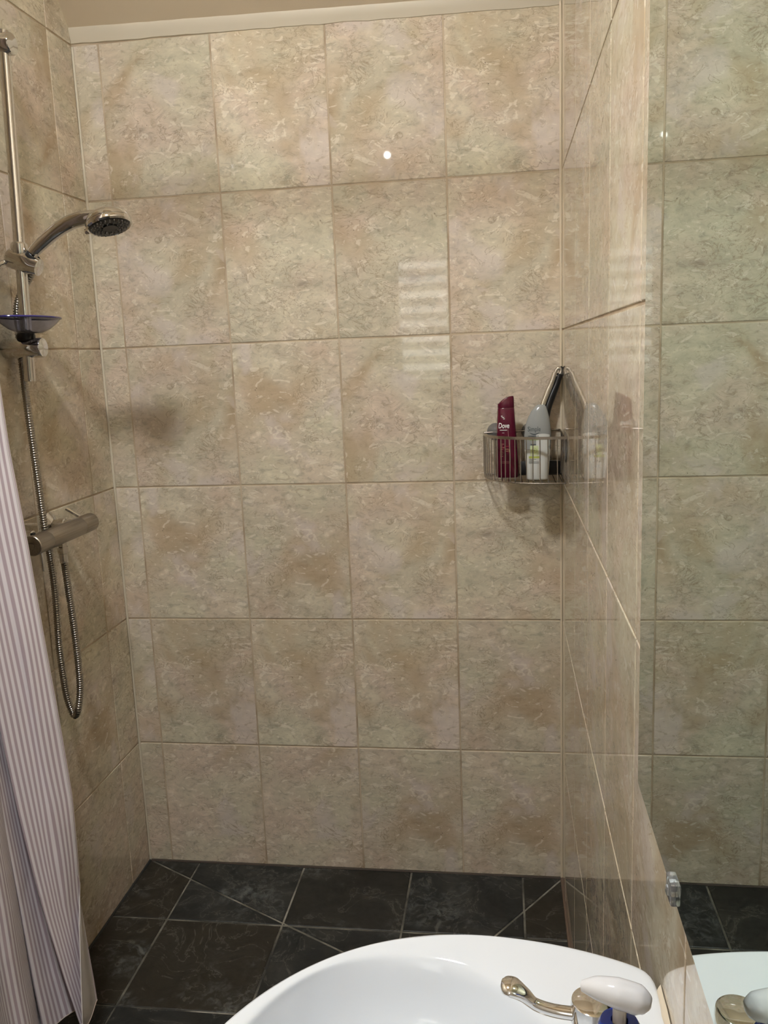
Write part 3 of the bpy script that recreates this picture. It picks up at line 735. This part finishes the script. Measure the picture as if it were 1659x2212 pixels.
def squeegee():
    t = thing('shower_squeegee', 'black and chrome squeegee standing handle up in the corner of the basket', 'squeegee', (-.055, -.055, CZ0+.002))
    ctr = catmull([(-.0165, -.030, 1.490), (-.027, -.033, 1.460), (-.040, -.038, 1.430), (-.052, -.045, 1.395), (-.058, -.052, 1.340), (-.058, -.055, 1.262)], 6)
    n = len(ctr)
    b = MB(); b.tube([p+Vector((.0085, .002, -.002)) for p in ctr], [lerp(.0090, .0125, min(1, i/12)) for i in range(n)], 16, flat=.9, up=(0, 1, 0)); b.build('grip', M['dark'], t)
    b = MB(); b.tube([p+Vector((-.0050, -.006, .002)) for p in ctr[:-6]], [lerp(.0090, .0112, min(1, i/10)) for i in range(n-6)], 16, flat=.8, up=(0, 1, 0)); b.build('chrome_band', M['chrome'], t)
    b = MB(); c = Vector((-.0125, -.031, 1.4935)); d = Vector((.42, 0, .9)).normalized(); e = Vector((.9, .0, -.42)).normalized()
    b.tube([c+d*.0105*math.cos(2*PI*j/24)+e*.0068*math.sin(2*PI*j/24) for j in range(24)], .0050, 12, closed=True, up=(0, 1, 0)); b.build('hanging_loop', M['chrome'], t)
    b = MB(); b.tube([c+d*.0105*math.cos(a)+e*.0105*math.sin(a)+Vector((.003, .002, 0)) for a in [lerp(-.2, 2.6, i/12) for i in range(13)]], .0056, 12, up=(0, 1, 0)); b.build('loop_cover', M['dark'], t)
    for i in range(4):
        p = ctr[14]+Vector((-.0055, -.0085, .006-.0066*i+.0)); p.x -= .0022*i
        b = MB(); b.box(p.x-.006, p.x+.004, p.y-.0012, p.y+.003, p.z-.0011, p.z+.0011, .0005); b.build('grip_rib', M['dark'], t)
    b = MB(); b.box(-.115, -.008, -.066, -.046, 1.2265, 1.262, .003); b.build('blade_holder', M['dark'], t)
    b = MB(); b.box(-.117, -.006, -.058, -.055, 1.2240, 1.2275); b.build('rubber_blade', M['dark'], t, False)
squeegee()

# ------------------------------------------------------------------ curtain
def shower_curtain():
    ZS = [2.5, 2.0, 1.7, 1.4, 1.2, 1.0, .8, .65, .52, .42, .34, .27, .21, .165]
    K = [(-.805, [-1.13, -1.127, -1.124, -1.116, -1.101, -1.088, -1.077, -1.074, -1.074, -1.08, -1.087, -1.095, -1.101, -1.105]),
         (-.79, [-1.156, -1.145, -1.138, -1.128, -1.112, -1.1, -1.086, -1.078, -1.081, -1.085, -1.082, -1.078, -1.074, -1.072]),
         (-.86, [-1.283, -1.257, -1.235, -1.213, -1.199, -1.185, -1.17, -1.156, -1.14, -1.125, -1.11, -1.097, -1.084, -1.074]),
         (-.75, [-1.283, -1.283, -1.282, -1.26, -1.245, -1.231, -1.216, -1.203, -1.189, -1.176, -1.163, -1.149, -1.137, -1.13]),
         (-.81, [-1.283, -1.283, -1.283, -1.272, -1.257, -1.243, -1.229, -1.215, -1.201, -1.187, -1.174, -1.16, -1.15, -1.139]),
         (-.87, [-1.241, -1.227, -1.218, -1.209, -1.203, -1.198, -1.192, -1.184, -1.176, -1.171, -1.167, -1.163, -1.158, -1.155]),
         (-.78, [-1.283, -1.272, -1.263, -1.254, -1.248, -1.242, -1.236, -1.23, -1.222, -1.216, -1.212, -1.208, -1.205, -1.201]),
         (-.81, [-1.283, -1.271, -1.264, -1.256, -1.251, -1.246, -1.241, -1.236, -1.23, -1.224, -1.221, -1.219, -1.215, -1.212]),
         (-.82, [-1.249, -1.239, -1.233, -1.226, -1.222, -1.218, -1.214, -1.21, -1.206, -1.2, -1.198, -1.196, -1.193, -1.189]),
         (-.96, [-1.174, -1.164, -1.158, -1.152, -1.148, -1.145, -1.14, -1.136, -1.13, -1.127, -1.124, -1.119, -1.117, -1.115]),
         (-.99, [-1.19, -1.181, -1.176, -1.171, -1.168, -1.165, -1.161, -1.157, -1.152, -1.15, -1.146, -1.142, -1.14, -1.139]),
         (-.92, [-1.281, -1.273, -1.268, -1.264, -1.26, -1.257, -1.254, -1.251, -1.246, -1.243, -1.242, -1.238, -1.235, -1.233])]
    NR = 90
    rows = []
    def xat(k, z):
        xs = K[k][1]
        for i in range(len(ZS)-1):
            if ZS[i+1] <= z <= ZS[i]: return lerp(xs[i], xs[i+1], (ZS[i]-z)/(ZS[i]-ZS[i+1]))
        return xs[-1]
    for i in range(NR+1):
        z = lerp(2.5, .165, i/NR)
        pts = []
        for k in range(len(K)):
            x, y = xat(k, z), K[k][0]
            pts.append(Vector((x, y, z)))
        pts[3] = pts[2]+Vector((-.012, .06, 0)); pts[5] += Vector((.009, -.015, 0)); pts[4] = (pts[3]+pts[5])*.5+Vector((-.004, .004, 0))
        fl = max(0, min(1, (.46-z)/.08))          # the corner turned over towards the room
        c0 = pts[1]; w = max(0, min(1, (.42-z)/.22)); folded = pts[0]+Vector((.046*w, -.075*w, 0))
        tucked = c0+Vector((-.002, .012, 0))
        e = tucked.lerp(folded, fl)
        head = [e, e.lerp(c0, .5)+Vector((.004*fl, -.004*fl, 0)), c0+Vector((0, .004-.007*fl, 0)), c0+Vector((-.0005, .001+.002*fl, 0))]
        mid = (c0*.5+pts[2]*.5)+Vector((0, .004*math.sin(z*9), 0))
        seq = head[:]
        seq += [lerp(c0, pts[2], .3)+Vector((.003*math.sin(z*13+1), -.006, 0)), mid, lerp(c0, pts[2], .75)+Vector((0, -.002, 0))]+pts[2:]
        sm = catmull(seq, 10)
        rows.append(sm)
    n = len(rows[0]); vs = [tuple(p) for r in rows for p in r]; fs = []
    mid = rows[int(NR*.72)]; U = [0]
    for a, c in zip(mid, mid[1:]): U.append(U[-1]+max((c-a).length, .0006))
    uv = []
    for i in range(NR):
        for j in range(n-1): fs.append((i*n+j, i*n+j+1, (i+1)*n+j+1, (i+1)*n+j))
    me = bpy.data.meshes.new('shower_curtain'); me.from_pydata(vs, [], fs)
    L = me.uv_layers.new(name='UVMap')
    for p in me.polygons:
        for li in p.loop_indices:
            vi = me.loops[li].vertex_index; L.data[li].uv = (U[vi % n], vs[vi][2])
    me.polygons.foreach_set('use_smooth', [True]*len(me.polygons)); me.materials.append(M['curtain'])
    base = (-1.18, -.84, .165)
    for v in me.vertices: v.co -= Vector(base)
    root = thing('shower_curtain', 'white and mauve striped shower curtain bunched at the left wall', 'curtain', base)
    o = bpy.data.objects.new('fabric', me); COL.objects.link(o); o.parent = root
    hem = MB(); last = rows[-1]
    # stitched hem along the bottom and the selvedge down the free edge
    hem.tube([p+Vector((0, 0, .001)) for p in last[::3]], .0010, 6); hem.build('hem_cord', plain('hem_thread', (.52, .42, .36), .7), root)
    edge = MB(); edge.tube([r[0] if z_ < .46 else r[30] for r, z_ in [(q, q[0].z) for q in rows]], .0013, 6); edge.build('selvedge', plain('pale_selvedge', (.62, .58, .58), .6), root)
    for k in range(6):
        x = lerp(-1.27, -1.15, k/5); b = MB(); b.tube([(x, -.85-.05*(k % 2), 2.5), (x, -.85, 2.56)], .0012, 6); b.build('hook', M['whiteplastic'], root)
shower_curtain()
def curtain_track():
    t = thing('curtain_track', 'white curtain track running across between the side walls', 'rail', (LX/2, -.85, 2.56))
    b = MB(); b.box(LX+.001, -.001, -.862, -.838, 2.555, 2.572, .002); b.build('track', M['whiteplastic'], t)
    for x in (-1.0, -.3):
        b = MB(); b.tube([(x, -.85, 2.57), (x, -.85, ZC)], .004, 10); b.build('drop_rod', M['whiteplastic'], t)
curtain_track()
